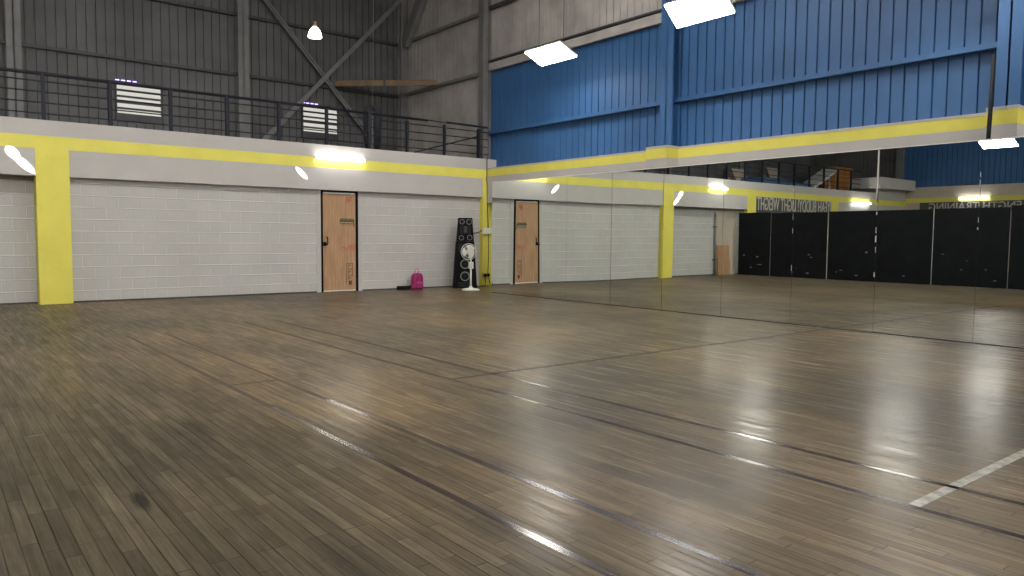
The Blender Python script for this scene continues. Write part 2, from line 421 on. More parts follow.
struct(MB().bar((-3.25, YU-.2, 7.95), (.38, YU-.2, 4.02), .025, .12).bar((-3.25, YU-.23, 7.95), (.38, YU-.23, 4.02), .06, .02).build('beam', M['steel']), 'diagonal steel brace falling toward the dark hanging cloth', 'beam')
struct(MB().bar((1.32, YU-.27, 8.15), (-3.2, YU-.27, 3.3), .025, .12).build('beam', M['steel']), 'diagonal steel brace rising toward the upper corner', 'beam')
struct(MB().bar((1.40, YU-.35, 6.85), (1.40, 2.4, 9.1), .16, .30).build('beam', M['steel']), 'sloping steel haunch leaving the top of the corner column', 'beam')
struct(corr_y('wall_left', YF, .2, XL, 3.35, ZR, M['blue'], 1), 'far blue cladding wall seen in the mirrors', 'wall')
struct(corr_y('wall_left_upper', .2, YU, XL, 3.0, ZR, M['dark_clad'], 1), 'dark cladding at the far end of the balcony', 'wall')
hcol('column', XL+.16, .25, 3.05, ZR, 'x', M['steel'], 'grey steel column where the far blue wall meets the balcony', .25)
lw = MB(); lw.box((XL-.3, YF, 0), (XL+.06, YU, 2.86), 0); lw.box((XL-.3, YF, 2.86), (XL+.07, 0, 3.05), 1); lw.box((XL-.3, YF, 3.05), (XL+.06, YU, 3.52), 0)
struct(lw.build('wall_left_band', [M['beige'], M['yellow']]), 'beige band with yellow stripe on the far wall', 'wall')
struct(MB().box((XL, YF-.2, 0), (XC, YF, ZR)).build('wall_front', M['block']), 'block wall behind the viewer', 'wall')

# ------------------------------------------------------------------ plywood door
d = thing('door_1', (-2.695, .11, 0), 'narrow plywood door with sprayed marks in the block wall', 'door', kind='structure')
DX0, DX1, DY = -3.135, -2.255, .105
f = MB(); f.box((DX0, DY-.01, 0), (DX0+.04, .2, ZL)); f.box((DX1-.055, DY-.01, 0), (DX1, .2, ZL)); f.box((DX0, DY+.01, ZL-.03), (DX1, .2, ZL))
tag(f.build('door_frame', M['black'], d), 'thin black door frame')
pn = MB().box((DX0+.045, DY, .035), (DX1-.06, DY+.03, ZL-.075)).build('door_panel', M['ply'], d)
st = MB(); st.box((DX0+.045, DY-.004, .012), (DX1-.06, DY+.02, .034)); st.box((DX0+.06, DY-.004, ZL-.072), (DX1-.07, DY+.02, ZL-.045))
tag(st.build('edge_strip', M['white_pl'], d), 'white strip at door bottom and top')
h = MB(); h.box((DX0+.05, DY-.014, 1.02), (DX0+.12, DY, 1.10)); h.tube([(DX0+.02, DY-.05, 1.045), (DX0+.12, DY-.05, 1.045), (DX0+.135, DY-.045, 1.07), (DX0+.135, DY-.04, 1.20), (DX0+.12, DY-.01, 1.215)], .011, 8)
h.tube([(DX0+.07, DY, 1.045), (DX0+.07, DY-.05, 1.045)], .012, 8)
tag(h.build('door_handle', M['black'], d), 'black lever handle and bolt')
def scrawl(name, strokes, m, w, parent):
    b = MB()
    for s in strokes:
        for p, q in zip(s, s[1:]):
            b.bar((p[0], DY-.0015, p[1]), (q[0], DY-.0015, q[1]), .003, w, up=(0, 0, 1)) if abs(p[0]-q[0]) >= abs(p[1]-q[1])*.2 else b.box((p[0]-w/2, DY-.003, min(p[1], q[1])), (p[0]+w/2, DY, max(p[1], q[1])))
    return b.build(name, m, parent)
X1 = DX1-.06
tag(scrawl('sprayed_mark', [[(X1-.26, 1.99), (X1-.16, 2.10), (X1-.22, 1.97), (X1-.08, 2.11), (X1-.18, 1.99)], [(X1-.24, 2.08), (X1-.07, 2.09)], [(X1-.2, 1.93), (X1-.12, 2.04), (X1-.09, 2.0)]], M['inkred'], .012, pn), 'red scribble at top of door')
zz = 1.0
tag(scrawl('sprayed_mark', [[(X1-.36, .93), (X1-.30, 1.0), (X1-.27, .93)], [(X1-.25, 1.01), (X1-.25, .94), (X1-.2, .96)], [(X1-.19, .94), (X1-.15, 1.04), (X1-.14, .94)], [(X1-.12, .94), (X1-.10, 1.04), (X1-.06, 1.0), (X1-.10, .97), (X1-.05, .94)], [(X1-.34, .9), (X1-.02, .93)], [(X1-.04, .96), (X1-.02, 1.06)]], M['inkred'], .012, pn), 'red scrawl at middle of door')
g = MB(); g.box((X1-.38, DY-.003, 1.545), (X1-.03, DY, 1.585)); g.box((X1-.055, DY-.003, 1.44), (X1-.03, DY, 1.545))
for k in range(10):
    g.box((X1-.37+k*.031, DY-.003, 1.50-.01*(k % 2)), (X1-.37+k*.031+.02, DY, 1.525))
    if k % 3: g.box((X1-.37+k*.031, DY-.003, 1.465), (X1-.37+k*.031+.016, DY, 1.485))
for k in range(11): g.box((X1-.375+k*.031, DY-.003, 1.585), (X1-.375+k*.031+.022, DY, 1.612+.01*(k % 3)))
tag(g.build('ink_stamp', M['inkgreen'], pn), 'green ink stamp')
g = MB(); xa = X1-.23
for a, b in (((xa, .19), (xa+.012, .63)), ((xa, .62), (xa+.16, .632)), ((xa+.148, .33), (xa+.16, .63)), ((xa+.06, .15), (xa+.13, .24))): g.box((a[0], DY-.003, a[1]), (b[0], DY, b[1]))
for k, z in enumerate((.27, .34, .41, .48, .55)):
    g.box((xa+.04, DY-.003, z), (xa+.052, DY, z+.045)); g.box((xa+.04, DY-.003, z+(0 if k % 2 else .035)), (xa+.12, DY, z+(.012 if k % 2 else .045)))
    if k in (1, 3): g.box((xa+.11, DY-.003, z), (xa+.12, DY, z+.045))
    if k in (0, 2, 4): g.box((xa+.075, DY-.003, z), (xa+.086, DY, z+.04))
tag(g.build('ink_stamp', M['inkblack'], pn), 'black upright stencilled stamp')

# ------------------------------------------------------------------ louvred windows on the upper back wall
def louvre(i, x0, x1, lb):
    z0, z1, y = 3.94, 4.79, YU-.05
    w = thing('window_%d' % i, ((x0+x1)/2, y, z0), lb, 'window', kind='structure')
    f = MB(); f.box((x0-.03, y-.03, z0-.02), (x0, y+.05, z1+.02)); f.box((x1, y-.03, z0-.02), (x1+.03, y+.05, z1+.02)); f.box((x0, y-.03, z0-.02), (x1, y+.05, z0+.14)); f.box((x0, y-.03, z1), (x1, y+.05, z1+.03))
    f.build('window_frame', M['steel_dark'], w)
    p = MB().box((x0, y+.02, z0+.14), (x1, y+.04, z1)).build('window_pane', M['steel_dark'], w)
    s = MB(); n = 5; hh = (z1-z0-.15)/n
    for k in range(n):
        a = z0+.15+k*hh
        s.hexa([(x0, y-.025, a), (x1, y-.025, a), (x1, y-.018, a), (x0, y-.018, a), (x0, y+.012, a+hh*.66), (x1, y+.012, a+hh*.66), (x1, y+.019, a+hh*.66), (x0, y+.019, a+hh*.66)])
    tag(s.build('louvre_blades', M['daylight'], w), 'pale louvre blades glowing with daylight')
    g = MB()
    for k in range(4): g.box((x0-.02+k*.125, y-.012, z1+.06), (x0+.06+k*.125, y+.03, z1+.078))
    tag(g.build('daylight_slit', M['glint'], w), 'violet daylight glinting through the slit on top')
louvre(1, -6.22, -5.26, 'bright louvred window at far left behind the railing')
louvre(2, -1.64, -.645, 'bright louvred window under the crossing braces')

# ------------------------------------------------------------------ balcony railing
r = thing('balcony_railing', (-9.5, .12, ZP), 'long navy steel railing with thin bars on the grey parapet', 'railing')
YRL = .12
for a, b, rad in ((-20.3, -.42, .03), (-.42, .13, .013), (.13, 1.36, .026)):
    za = 4.0
    MB().tube([(a, YRL, za), (b, YRL, za-.012)], rad, 8).build('top_rail', M['navy'], r)
for z in (3.865, 3.685, 3.5, 3.315):
    MB().tube([(-20.3, YRL, z), (1.36, YRL, z)], .0125, 6).build('rail_bar', M['navy'], r)
xs = [1.07, .06, -.97, -1.96, -2.98, -4.04, -5.1, -6.15, -7.18, -8.22] + [-9.25-1.03*k for k in range(11)]
for i, x in enumerate(xs):
    o = MB().box((x-.03, YRL-.03, ZP), (x+.03, YRL+.03, 3.93 if i < 3 else 3.985)).build('post', M['navy'], r)
MB().bar((-.75, YRL+.03, 3.22), (1.05, YRL+.03, 3.74), .02, .03).build('brace', M['navy'], r)

# ------------------------------------------------------------------ things on the balcony
b = thing('timber_plank', (-.62, 4.42, 5.42), 'long brown timber plank laid across the corner girts', 'plank')
MB().bar((-.75, 4.40, 5.46), (1.42, 2.62, 5.50), .05, .15).build('board', M['timber'], b)
MB().bar((.27, 3.52, 5.46), (.33, 3.48, 5.46), .065, .17).build('cleat', M['steel_dark'], b)
hc = thing('hanging_cloth', (-1.44, .95, 4.3), 'black cloth bundle hanging on a rope behind the railing', 'cloth')
c = MB()
for sx, w in ((-1, .13), (1, .12)):
    x = -1.44+sx*.115
    c.tube([(-1.44+sx*.03, .95, 4.31), (x, .95, 4.24), (x+sx*.015, .93, 4.05), (x-.004, .96, 3.8), (x+sx*.01, .94, 3.5), (x, .95, 3.28)], [.06, .105, .10, .095, .09, .06], 12)
c.build('cloth_folds', M['cloth_dark'], hc)
tag(MB().tube([(-1.45, .98, 4.2), (-1.43, .99, 3.8), (-1.44, .98, 3.3)], 
    .05, 8).build('inner_fold', M['steel'], hc), 'greyish inner fold')
MB().tube([(-1.44, .95, 4.30), (-1.40, .97, 5.0), (-1.34, 1.0, 9.45)], .0055, 6).build('rope', M['rope'], hc)
# stored gear seen in the mirrors
for k, (x0, x1, z0, hgt, lb) in enumerate(((-15.9, -14.2, 3.06, .44, 'blue gym mattress lying on the balcony behind the railing, nearest the divider'), (-17.6, -16.0, 3.06, .34, 'blue gym mattress lying on the balcony beside the white lounger'))):
    q = thing('gym_mattress', ((x0+x1)/2, 1.1, z0), lb, 'mattress')
    MB().box((x0, .65, z0), (x1, 1.6, z0+hgt)).build('mattress_body', M['bluefoam'], q, bevel=.05)
    MB().box((x0+.05, .64, z0+hgt*.47), (x1-.05, .66, z0+hgt*.53)).build('side_seam', M['navy'], q)
q = thing('tilted_lounger', (-18.7, 1.1, 3.05), 'white tilted lounger propped up on the balcony', 'lounger')
MB().bar((-17.75, 1.1, 3.22), (-19.75, 1.1, 4.12), .75, .09).build('backrest', M['whitecloth'], q)
for x, z in ((-17.9, 3.25), (-19.2, 3.83)): 
    for yy in (.85, 1.35): MB().bar((x, yy, z), (x-.05, yy, 3.05), .05, .05).build('leg', M['alu'], q)
q = thing('orange_cabinet', (-23.0, 2.5, 3.05), 'orange wooden cabinet against the balcony wall', 'cabinet')
MB().box((-23.9, 2.3, 3.05), (-22.3, 2.9, 4.5)).build('body', M['orange'], q, bevel=.02)
MB().box((-23.11, 2.285, 3.2), (-23.09, 2.3, 4.4)).build('door_gap', M['timber'], q)
for z in (3.75, 4.15): MB().box((-23.85, 2.29, z), (-22.35, 2.3, z+.02)).build('shelf_edge', M['timber'], q)
for x0, x1, z0, z1, y0, lb in ((-24.0, -20.9, 3.36, 3.80, -.45, 'grey plaster box jutting out at the end of the balcony'),):
    struct(MB().box((x0, y0, z0), (x1, .9, z1)).box((x0, -.05, 2.92), (x1-.5, .5, z0)).build('partition', M['fascia']), lb, 'partition')
# piles on the balcony past the divider
for k, (x, w, z, lb) in enumerate(((-17.6, .9, 4.2, 'stack of pale boards leaning on the balcony wall near the divider'), (-20.2, .8, 4.4, 'stack of pale boards leaning on the balcony wall near the lounger'))):
    q = thing('leaning_boards', (x, 3.9, 3.05), lb, 'boards')
    for j in range(3):
        MB().hexa([(x-w/2+j*.1, 3.55+j*.08, 3.05), (x+w/2+j*.1, 3.55+j*.08, 3.05), (x+w/2+j*.1, 3.6+j*.08, 3.05), (x-w/2+j*.1, 3.6+j*.08, 3.05), (x-w/2+j*.1, 4.1+j*.08, z-.15*j), (x+w/2+j*.1, 4.1+j*.08, z-.15*j), (x+w/2+j*.1, 4.15+j*.08, z-.15*j), (x-w/2+j*.1, 4.15+j*.08, z-.15*j)]).build('board', M['beige'] if j != 1 else M['timber'], q)

# ------------------------------------------------------------------ mirrors
Y0, PW, ZM = -1.903, 1.22, 2.44
CT = [(-1.9, 0), (-2.5, .0002), (-3.35, .0011), (-4.25, -.0004), (-5.0, -.0009), (-5.6, -.0006), (-6.4, .0008), (-7.5, .0012), (-8.6, .0008), (-10, .0004), (-20, 0)]
def twist(y):
    for (a, u), (b_, v) in zip(CT, CT[1:]):
        if b_ <= y <= a:
            t = (a-y)/(a-b_); t = t*t*(3-2*t); return u+(v-u)*t
    return 0
SL = [(-1.9, .0046), (-3.1, .0042), (-4.8, -.0008), (-5.9, -.0034), (-7.2, -.0030), (-8.6, -.0010), (-20, 0)]
def slope(y):
    for (a, u), (b_, v) in zip(SL, SL[1:]):
        if b_ <= y <= a: return u+(v-u)*(a-y)/(a-b_)
    return 0
_bow = [0.]
for _i in range(1, 1900): _bow.append(_bow[-1]+slope(-1.9-_i*.01)*.01)
def bow(y): return _bow[min(1899, max(0, int(round((-1.9-y)/.01))))]
names = ['first', 'second', 'third', 'fourth', 'fifth', 'sixth', 'seventh', 'eighth', 'ninth', 'tenth', 'eleventh', 'twelfth']
for k in range(12):
    ya, yb = Y0-PW*k-.0016, Y0-PW*(k+1)+.0016
    root = thing('mirror_panel', (0, (ya+yb)/2, 0), '%s tall wall mirror panel counted from the speaker corner' % names[k], 'mirror', 'wall mirrors in one long row')
    mb = MB(); nu, nv = 14, 8; z0, z1 = .012, ZM
    fr = [[mb.bm.verts.new((bow(ya+(yb-ya)*i/nu)-bow((ya+yb)/2)-twist(ya+(yb-ya)*i/nu)*(z0+(z1-z0)*j/nv-1.22), ya+(yb-ya)*i/nu, z0+(z1-z0)*j/nv)) for j in range(nv+1)] for i in range(nu+1)]
    for i in range(nu):
        for j in range(nv):
            q = mb.bm.faces.new([fr[i][j], fr[i][j+1], fr[i+1][j+1], fr[i+1][j]]); q.smooth = True
    mb.box((.0055, ya, z0), (.009, yb, z1), 1)
    for e0, e1 in (((ya, z0), (ya, z1)), ((yb, z0), (yb, z1))):
        mb.box((.0045, e0[0]-.0005, z0), (.0056, e0[0]+.0005, z1), 1)
    mb.build('mirror_glass', [M['mirror'], M['steel_dark']], root)
    tag(MB().box((-.006, ya, ZM+.001), (.03, yb, ZM+.014)).build('top_trim', M['white_pl'], root), 'bright white trim along the top edge')
    tag(MB().box((-.008, ya, 0.0), (.03, yb, .010)).build('bottom_trim', M['steel_dark'], root), 'dark channel along the bottom edge')
    if k in (5, 6, 7):
        rr = random.Random(k)
        sp_ = [(z, rr.uniform(.02, .10), rr.uniform(.006, .018)) for z in [rr.uniform(.75, 2.0) if k != 7 else rr.uniform(1.3, 2.4) for _ in range({5: 10, 6: 9, 7: 5}[k])]]
        if k == 6: sp_.append((1.75, .68, .022))
        for z, hgt, w in sp_:
            tag(MB().box((-.005, yb+.001, z), (-.0025, yb+w, z+hgt)).build('sealant_smear', M['dirt'], root), 'pale dried sealant at the seam')
struct(MB().box((.03, Y0-PW*12, 0), (.09, Y0, ZM)).build('partition', M['timber']), 'timber partition carrying the wall mirrors', 'partition')

# ------------------------------------------------------------------ leaning pole
p = thing('leaning_pole', (.45, -11.52, 0), 'black metal pole leaning on the blue wall above the mirrors', 'pole')
MB().tube([(.30, -11.555, 0.0), (.62, -11.50, 2.5), (1.03, -11.375, 3.66)], .026, 10).build('shaft', M['pole_black'], p)
MB().tube([(.40, -11.54, 0.8), (.6, -11.505, 2.36)], .033, 10).build('sleeve', M['pole_black'], p)

# ------------------------------------------------------------------ lamps
def tube_lamp(pos, L, ax, out, lb):
    """batten with a bare tube; ax 'x' or 'y' long axis, out = direction away from the wall"""
    t = thing('mounted_tube_lamp', pos, lb, 'lamp', 'glowing tube lamps on the walls')
    P = Vector(pos); a = Vector((1,0,0)) if ax == 'x' else Vector((0,1,0)); o = Vector(out)
    MB().bar(P-a*L/2+o*.02, P+a*L/2+o*.02, .04, .05).build('housing', M['white_pl'], t)
    for s in (-1, 1): MB().bar(P+a*s*(L/2-.015)+o*.04, P+a*s*(L/2+.012)+o*.04, .06, .05).build('end_cap', M['white_pl'], t)
    MB().tube([P-a*(L/2-.02)+o*.07, P+a*(L/2-.02)+o*.07], .032, 12).build('tube', M['tube_light'], t)
tube_lamp((-2.735, 0, 2.905), 1.15, 'x', (0,-1,0), 'glowing tube lamp on the yellow stripe above plywood door')
tube_lamp((-10.62, 0, 2.87), .95, 'x', (0,-1,0), 'glowing tube lamp on the yellow stripe near the divider')
tube_lamp((-20.1, 0, 2.72), 1.5, 'x', (0,-1,0), 'glowing tube lamp on the yellow stripe under the grey box')
tube_lamp((XL+.07, -2.75, 2.97), 1.15, 'y', (1,0,0), 'glowing tube lamp on the far wall above the training sign')
def panel_lamp(edge, y, s, lb, L=1.2, w=.56, dd=(.50, -.215), m='panel_light', gname='tilted led panels'):
    """2 x 4 ft LED panel tilted to face the hall; edge = (x, z) of upper edge, s = +1 hung at the right wall, -1 at the left"""
    x, z = edge; dx, dz = s*dd[0], dd[1]
    t = thing('led_panel', (x+dx/2, y, z+dz/2), lb, 'lamp', gname)
    n = Vector((-dz, 0, dx)).normalized()
    if n.z < 0: n = -n
    p0, p1 = Vector((x, y, z)), Vector((x+dx, y, z+dz))
    def slab(a, b, h0, h1, l):
        return [tuple(v) for v in (a-n*-h0+Vector((0,-l,0)), b-n*-h0+Vector((0,-l,0)), b+n*h0+Vector((0,l,0)), a+n*h0+Vector((0,l,0)), a+n*h1+Vector((0,-l,0)), b+n*h1+Vector((0,-l,0)), b+n*h1+Vector((0,l,0)), a+n*h1+Vector((0,l,0)))]
    MB().hexa(slab(p0, p1, .012, .05, L/2)).build('housing', M['white_pl'], t)
    u = (p1-p0).normalized()
    MB().hexa(slab(p0+u*.008, p1-u*.008, 0, .011, L/2-.008)).build('diffuser', M[m], t)
    for yy in (-L*.35, L*.35):
        c = (p0+p1)/2+Vector((0, yy, 0))+n*.05
        MB().tube([c, (c.x, c.y, ZR)], .006, 6).build('hanger', M['steel_dark'], t)
panel_lamp((.325, 5.19), -3.14, 1, 'led panel lamp hanging before the blue wall, farther of the two', 1.12)
panel_lamp((.25, 5.27), -7.08, 1, 'led panel lamp hanging before the blue wall, nearer of the two', 1.2, .5, (.365, -.335))
panel_lamp((.61, 5.10), -11.0, 1, 'led panel lamp over the floor lines near the right edge', 1.2, .5, (.365, -.335))
panel_lamp((.5, 5.1), -15.2, 1, 'added led panel lamp near the mirrors behind the viewer')  # unseen panel, added to raise the overall brightness
panel_lamp((.5, 5.1), -20.2, 1, 'added led panel lamp near the front wall behind the viewer')  # another unseen panel, added for more light from behind
panel_lamp((-11.3, 5.5), -1.0, -1, 'led panel lamp high above the divider near the balcony')
panel_lamp((-11.3, 4.9), -5.6, -1, 'led panel lamp high above the middle of the divider')
panel_lamp((-19.6, 4.74), -5.0, -1, 'led panel lamp in the far bay reflected at the top of the mirrors', 1.1)
panel_lamp((-18.0, 5.2), -13.0, -1, 'added led panel lamp in the far bay behind the divider', 1.2)  # unseen panel, added to light the far bay
def fill(x, y, z, lb, aim=(0, 1, -.42), L=1.3, w=.9):  # unseen lamps, added to brighten the walls and upper cladding
    t = thing('fill_lamp', (x, y, z), lb, 'lamp', 'big flood lamps added to the hall')
    Q = Matrix.Translation((x, y, z)) @ Vector(aim).normalized().to_track_quat('Z', 'Y').to_matrix().to_4x4()
    MB().prism([(-L/2, -w/2), (L/2, -w/2), (L/2, w/2), (-L/2, w/2)], Q @ Matrix.Translation((0, 0, -.08)), .075).build('housing', M['steel_dark'], t)
    MB().prism([(-L/2+.02, -w/2+.02), (L/2-.02, -w/2+.02), (L/2-.02, w/2-.02), (-L/2+.02, w/2-.02)], Q, .008).build('diffuser', M['fill_light'], t)
    MB().tube([(x, y-.05, z+.1), (x, y-.05, ZR)], .02, 8).build('hanger', M['steel_dark'], t)
fill(-3.2, -6.3, 8.8, 'added high flood lamp over the hall near the mirrors', (0, .001, -1))
fill(-8.6, -6.3, 8.8, 'added high flood lamp over the hall near the divider', (0, .001, -1))
fill(-2.5, -21, 7.4, 'flood lamp added behind the viewer on the mirror side')
fill(-6.8, -21, 7.4, 'flood lamp added behind the viewer over the hall middle')
fill(-11.0, -21, 7.4, 'flood lamp added behind the viewer on the divider side')
fill(-18.0, -17, 7.4, 'flood lamp added behind the viewer in the far bay', (-.2, 1, -.42))
# pendant bay lamp
PX, PY, PZ = -2.84, 1.0, 5.69
t = thing('pendant_lamp', (PX, PY, PZ), 'bell shaped bay lamp hanging high over the balcony', 'lamp')
T = Matrix.Translation((PX, PY, PZ)) @ Matrix.Scale(.83, 4)
MB().lathe([(.185, 0), (.18, .05), (.165, .12), (.135, .19), (.09, .25), (.06, .275), (.055, .27), (.085, .245), (.13, .185), (.16, .118), (.175, .05), (.18, 0), (.185, 0)], T, 28).build('reflector', M['bulb_light'], t)
MB().lathe([(.0, .28), (.055, .28), (.06, .33), (.05, .36), (.03, .38), (.06, .395), (.06, .415), (0, .42)], T, 20).build('lamp_holder', M['brass'], t)
MB().tube([(PX, PY, PZ+.34), (PX, PY, ZR)], .008, 6).build('cord', M['steel_dark'], t)

# sun shafts entering high up in the roof (small bright patches on the back wall)
def sunspot(target, direction, dist, width, power):
    l = bpy.data.lights.new('sunbeam', 'SPOT'); l.energy = power; l.spot_size = max(.0176, width/dist); l.spot_blend = .25; l.shadow_soft_size = .004; l.color = (1, .96, .9)
    o = bpy.data.objects.new('sunbeam', l); COL.objects.link(o)
    dv = Vector(direction).normalized(); o.location = Vector(target)-dv*dist
    o.rotation_euler = dv.to_track_quat('-Z', 'Y').to_euler()
SD = (.70, .33, -.67)
sunspot((-3.61, 0, 2.555), SD, 5.9, .112, 26000)
sunspot((-8.555, 0, 2.425), SD, 3.4, .14, 9000)
sunspot((-8.71, 0, 2.60), (.5, .65, -.55), 3.2, .17, 8000)

# ------------------------------------------------------------------ speakers
def cabinet(root, x0b, x1b, x0t, x1t, z0, z1, yf, yb):
    return MB().hexa([(x0b, yf, z0), (x1b, yf, z0), (x1b, yb, z0), (x0b, yb, z0), (x0t, yf+.02, z1), (x1t, yf+.02, z1), (x1t, yb, z1), (x0t, yb, z1)]).build('cabinet', M['black'], root, bevel=.012)
def driver(root, x, z, y, r, name='driver', ring=M['cone']):
    Mx = Matrix.Translation((x, y, z)) @ Matrix.Rotation(PI/2, 4, 'X')
    o = MB().lathe([(r, 0), (r, .014), (r*.86, .018), (r*.8, .012)], Mx, 24).build('surround' if name == 'woofer' else 'driver_rim', ring, root)
    MB().lathe([(r*.8, .012), (r*.72, .016), (r*.35, -.004), (r*.3, .006), (r*.18, .014), (0, .017)], Mx, 24).build(name, M['grille'], root)
SX, SY = .36, -.34          # the stack is turned towards the room
YS = SY-.15
lo = thing('loudspeaker', (SX, SY, 0), 'lower black loudspeaker with two woofers standing on the floor', 'speaker')
cabinet(lo, SX-.29, SX+.285, SX-.215, SX+.215, 0.0, 1.13, YS, SY+.15)
for z in (.29, .585): driver(lo, SX-.01, z, YS+.005+.017*z, .115, 'woofer')
MB().box((SX-.17, YS-.006, .03), (SX+.17, YS+.004, .15)).build('bass_port', M['grille'], lo)
MB().box((SX-.17, YS+.008, .88), (SX+.17, YS+.02, 1.08)).build('horn_grille', M['grille'], lo)
up = thing('loudspeaker', (SX, SY, 1.13), 'upper black loudspeaker with four small drivers stacked on another', 'speaker')
cabinet(up, SX-.205, SX+.205, SX-.165, SX+.165, 1.133, 1.695, YS+.01, SY+.13)
for x, z, rr in ((-.085, 1.60, .062), (.085, 1.60, .068), (-.1, 1.215, .06), (.1, 1.22, .065)): driver(up, SX+x, z, YS+.02, rr)
MB().box((SX-.13, YS+.004, 1.31), (SX+.13, YS+.026, 1.51)).build('horn_grille', M['grille'], up)
MB().box((SX-.03, YS-.002, 1.34), (SX+.03, YS+.022, 1.49)).build('horn', M['steel_dark'], up)
bpy.context.view_layer.update()
for o in (lo, up): o.rotation_euler.z = math.radians(-30)

# ------------------------------------------------------------------ pedestal fan
fx, fy = .035, -1.05
fan = thing('pedestal_fan', (fx, fy, 0), 'white pedestal fan standing in front of the loudspeakers', 'fan')
T = Matrix.Translation((fx, fy, 0))
MB().lathe([(0, 0), (.205, 0), (.21, .012), (.20, .028), (.12, .045), (.04, .06), (.032, .10), (0, .10)], T, 32).build('base', M['white_pl'], fan)
MB().tube([(fx, fy, .05), (fx, fy, .52)], .02, 12).tube([(fx, fy, .5), (fx, fy, .78)], .014, 12).build('pole', M['white_pl'], fan)
tag(MB().box((fx-.045, fy-.05, .50), (fx+.045, fy+.04, .66)).build('control_box', M['white_pl'], fan, bevel=.012), 'control box')
fd = Vector((-.80, -.60, .05)).normalized()
hc_ = Vector((fx, fy, .89)) + fd*.17
R3 = fd.to_track_quat('Z', 'Y').to_matrix().to_4x4(); HM = Matrix.Translation(hc_) @ R3
MB().lathe([(0, -.24), (.05, -.235), (.075, -.20), (.08, -.12), (.07, -.07), (.03, -.06), (0, -.06)], HM, 20).build('motor_housing', M['white_pl'], fan)
MB().tube([(fx, fy, .76), (fx, fy, .82)], .03, 10).build('neck', M['white_pl'], fan)
gr = MB(); R0 = .185
for side, dep in ((1, .05), (-1, -.05)):
    for k in range(26):
        a = 2*PI*k/26; pts = []
        for s in (.16, .45, .8, 1.0):
            rr_ = R0*s; pts.append(HM @ Vector((rr_*math.cos(a), rr_*math.sin(a), dep*(1-s**4))))
        gr.tube(pts, .0013, 4, caps=False)
for rr_, z in ((R0, 0), (R0*.72, .036), (R0*.45, .048), (R0*.72, -.036)):
    gr.tube([HM @ Vector((rr_*math.cos(2*PI*k/28), rr_*math.sin(2*PI*k/28), z)) for k in range(29)], .006 if z == 0 else .002, 6, caps=False)
tag(gr.build('grille', M['white_pl'], fan), 'wire guard')
MB().lathe([(0, .052), (.035, .05), (.04, .042), (0, .040)], HM, 18).build('centre_badge', M['white_pl'], fan)
ins = {}
for k in range(3):
    bm_ = MB(); a0 = 2*PI*k/3+.4
    n = 7; top = []; bot = []
    for i in range(n+1):
        a = a0+1.55*i/n
        rad = .16*(1-.25*(i/n-.4)**2)
        top.append(HM @ Vector((rad*math.cos(a), rad*math.sin(a), -.02+.04*i/n))); bot.append(HM @ Vector((.035*math.cos(a0+.8+.5*i/n), .035*math.sin(a0+.8+.5*i/n), -.015+.03*i/n)))
    for off in (0, .003):
        o_ = fd*off
        va = [bm_.bm.verts.new(v+o_) for v in top]; vb = [bm_.bm.verts.new(v+o_) for v in bot]
        for i in range(n): bm_.bm.faces.new([va[i], va[i+1], vb[i+1], vb[i]]).smooth = True
    bm_.build('blade', M['white_pl'], fan)
MB().lathe([(0, .035), (.03, .03), (.036, -.03), (0, -.05)], HM, 16).build('hub', M['white_pl'], fan)

# ------------------------------------------------------------------ bag and box by the wall
bx, by = -.86, -.14
bag = thing('backpack', (bx, by, 0), 'small pink backpack standing against the block wall', 'bag')
bd_ = MB(); prof = [(0, .002), (.9, .0), (1.0, .05), (1.02, .16), (.98, .28), (.86, .345), (.6, .375), (.25, .388), (0, .39)]
rings = []
for s, z in prof:
    ring = []
    for k in range(28):
        a = 2*PI*k/28; ca, sa = math.cos(a), math.sin(a); e = .55
        ring.append(bd_.bm.verts.new((bx+.142*s*math.copysign(abs(ca)**e, ca), by+.085*s*math.copysign(abs(sa)**e, sa), z)))
    rings.append(ring)
for A, B in zip(rings, rings[1:]):
    for k in range(28):
        bd_.bm.faces.new([A[k], A[(k+1) % 28], B[(k+1) % 28], B[k]]).smooth = True
bmesh.ops.remove_doubles(bd_.bm, verts=bd_.bm.verts, dist=1e-5)
bd_.build('bag_body', M['pink'], bag)
pk = MB().box((bx-.095, by-.115, .03), (bx+.095, by-.07, .185)).build('front_pocket', M['pink'], bag, bevel=.022, seg=3)
MB().box((bx-.085, by-.118, .150), (bx+.085, by-.112, .158)).build('zip', M['pinklight'], pk)
tag(MB().box((bx-.185, by-.05, .02), (bx-.12, by+.05, .12)).build('side_pocket', M['pinkdark'], bag, bevel=.015), 'dark side pocket')
tag(MB().tube([(bx-.045, by+.02, .375), (bx-.05, by+.02, .44), (bx-.025, by+.02, .49), (bx+.025, by+.02, .49), (bx+.05, by+.02, .44), (bx+.045, by+.02, .375)], .011, 8).build('handle', M['pinklight'], bag), 'pale pink carry loop')
for s in (-1, 1): MB().tube([(bx+s*.05, by-.075, .36), (bx+s*.06, by-.10, .28), (bx+s*.07, by-.09, .2)], .012, 8).build('strap', M['pinkdark'], bag)
cs = thing('case', (-1.20, -.13, 0), 'flat black case lying by the wall left of the pink backpack', 'case')
MB().box((-1.36, -.17, 0), (-1.06, -.05, .055)).build('case_body', M['black'], cs, bevel=.008)
MB().box((-1.362, -.172, .056), (-1.058, -.048, .088)).build('lid', M['black'], cs, bevel=.008)

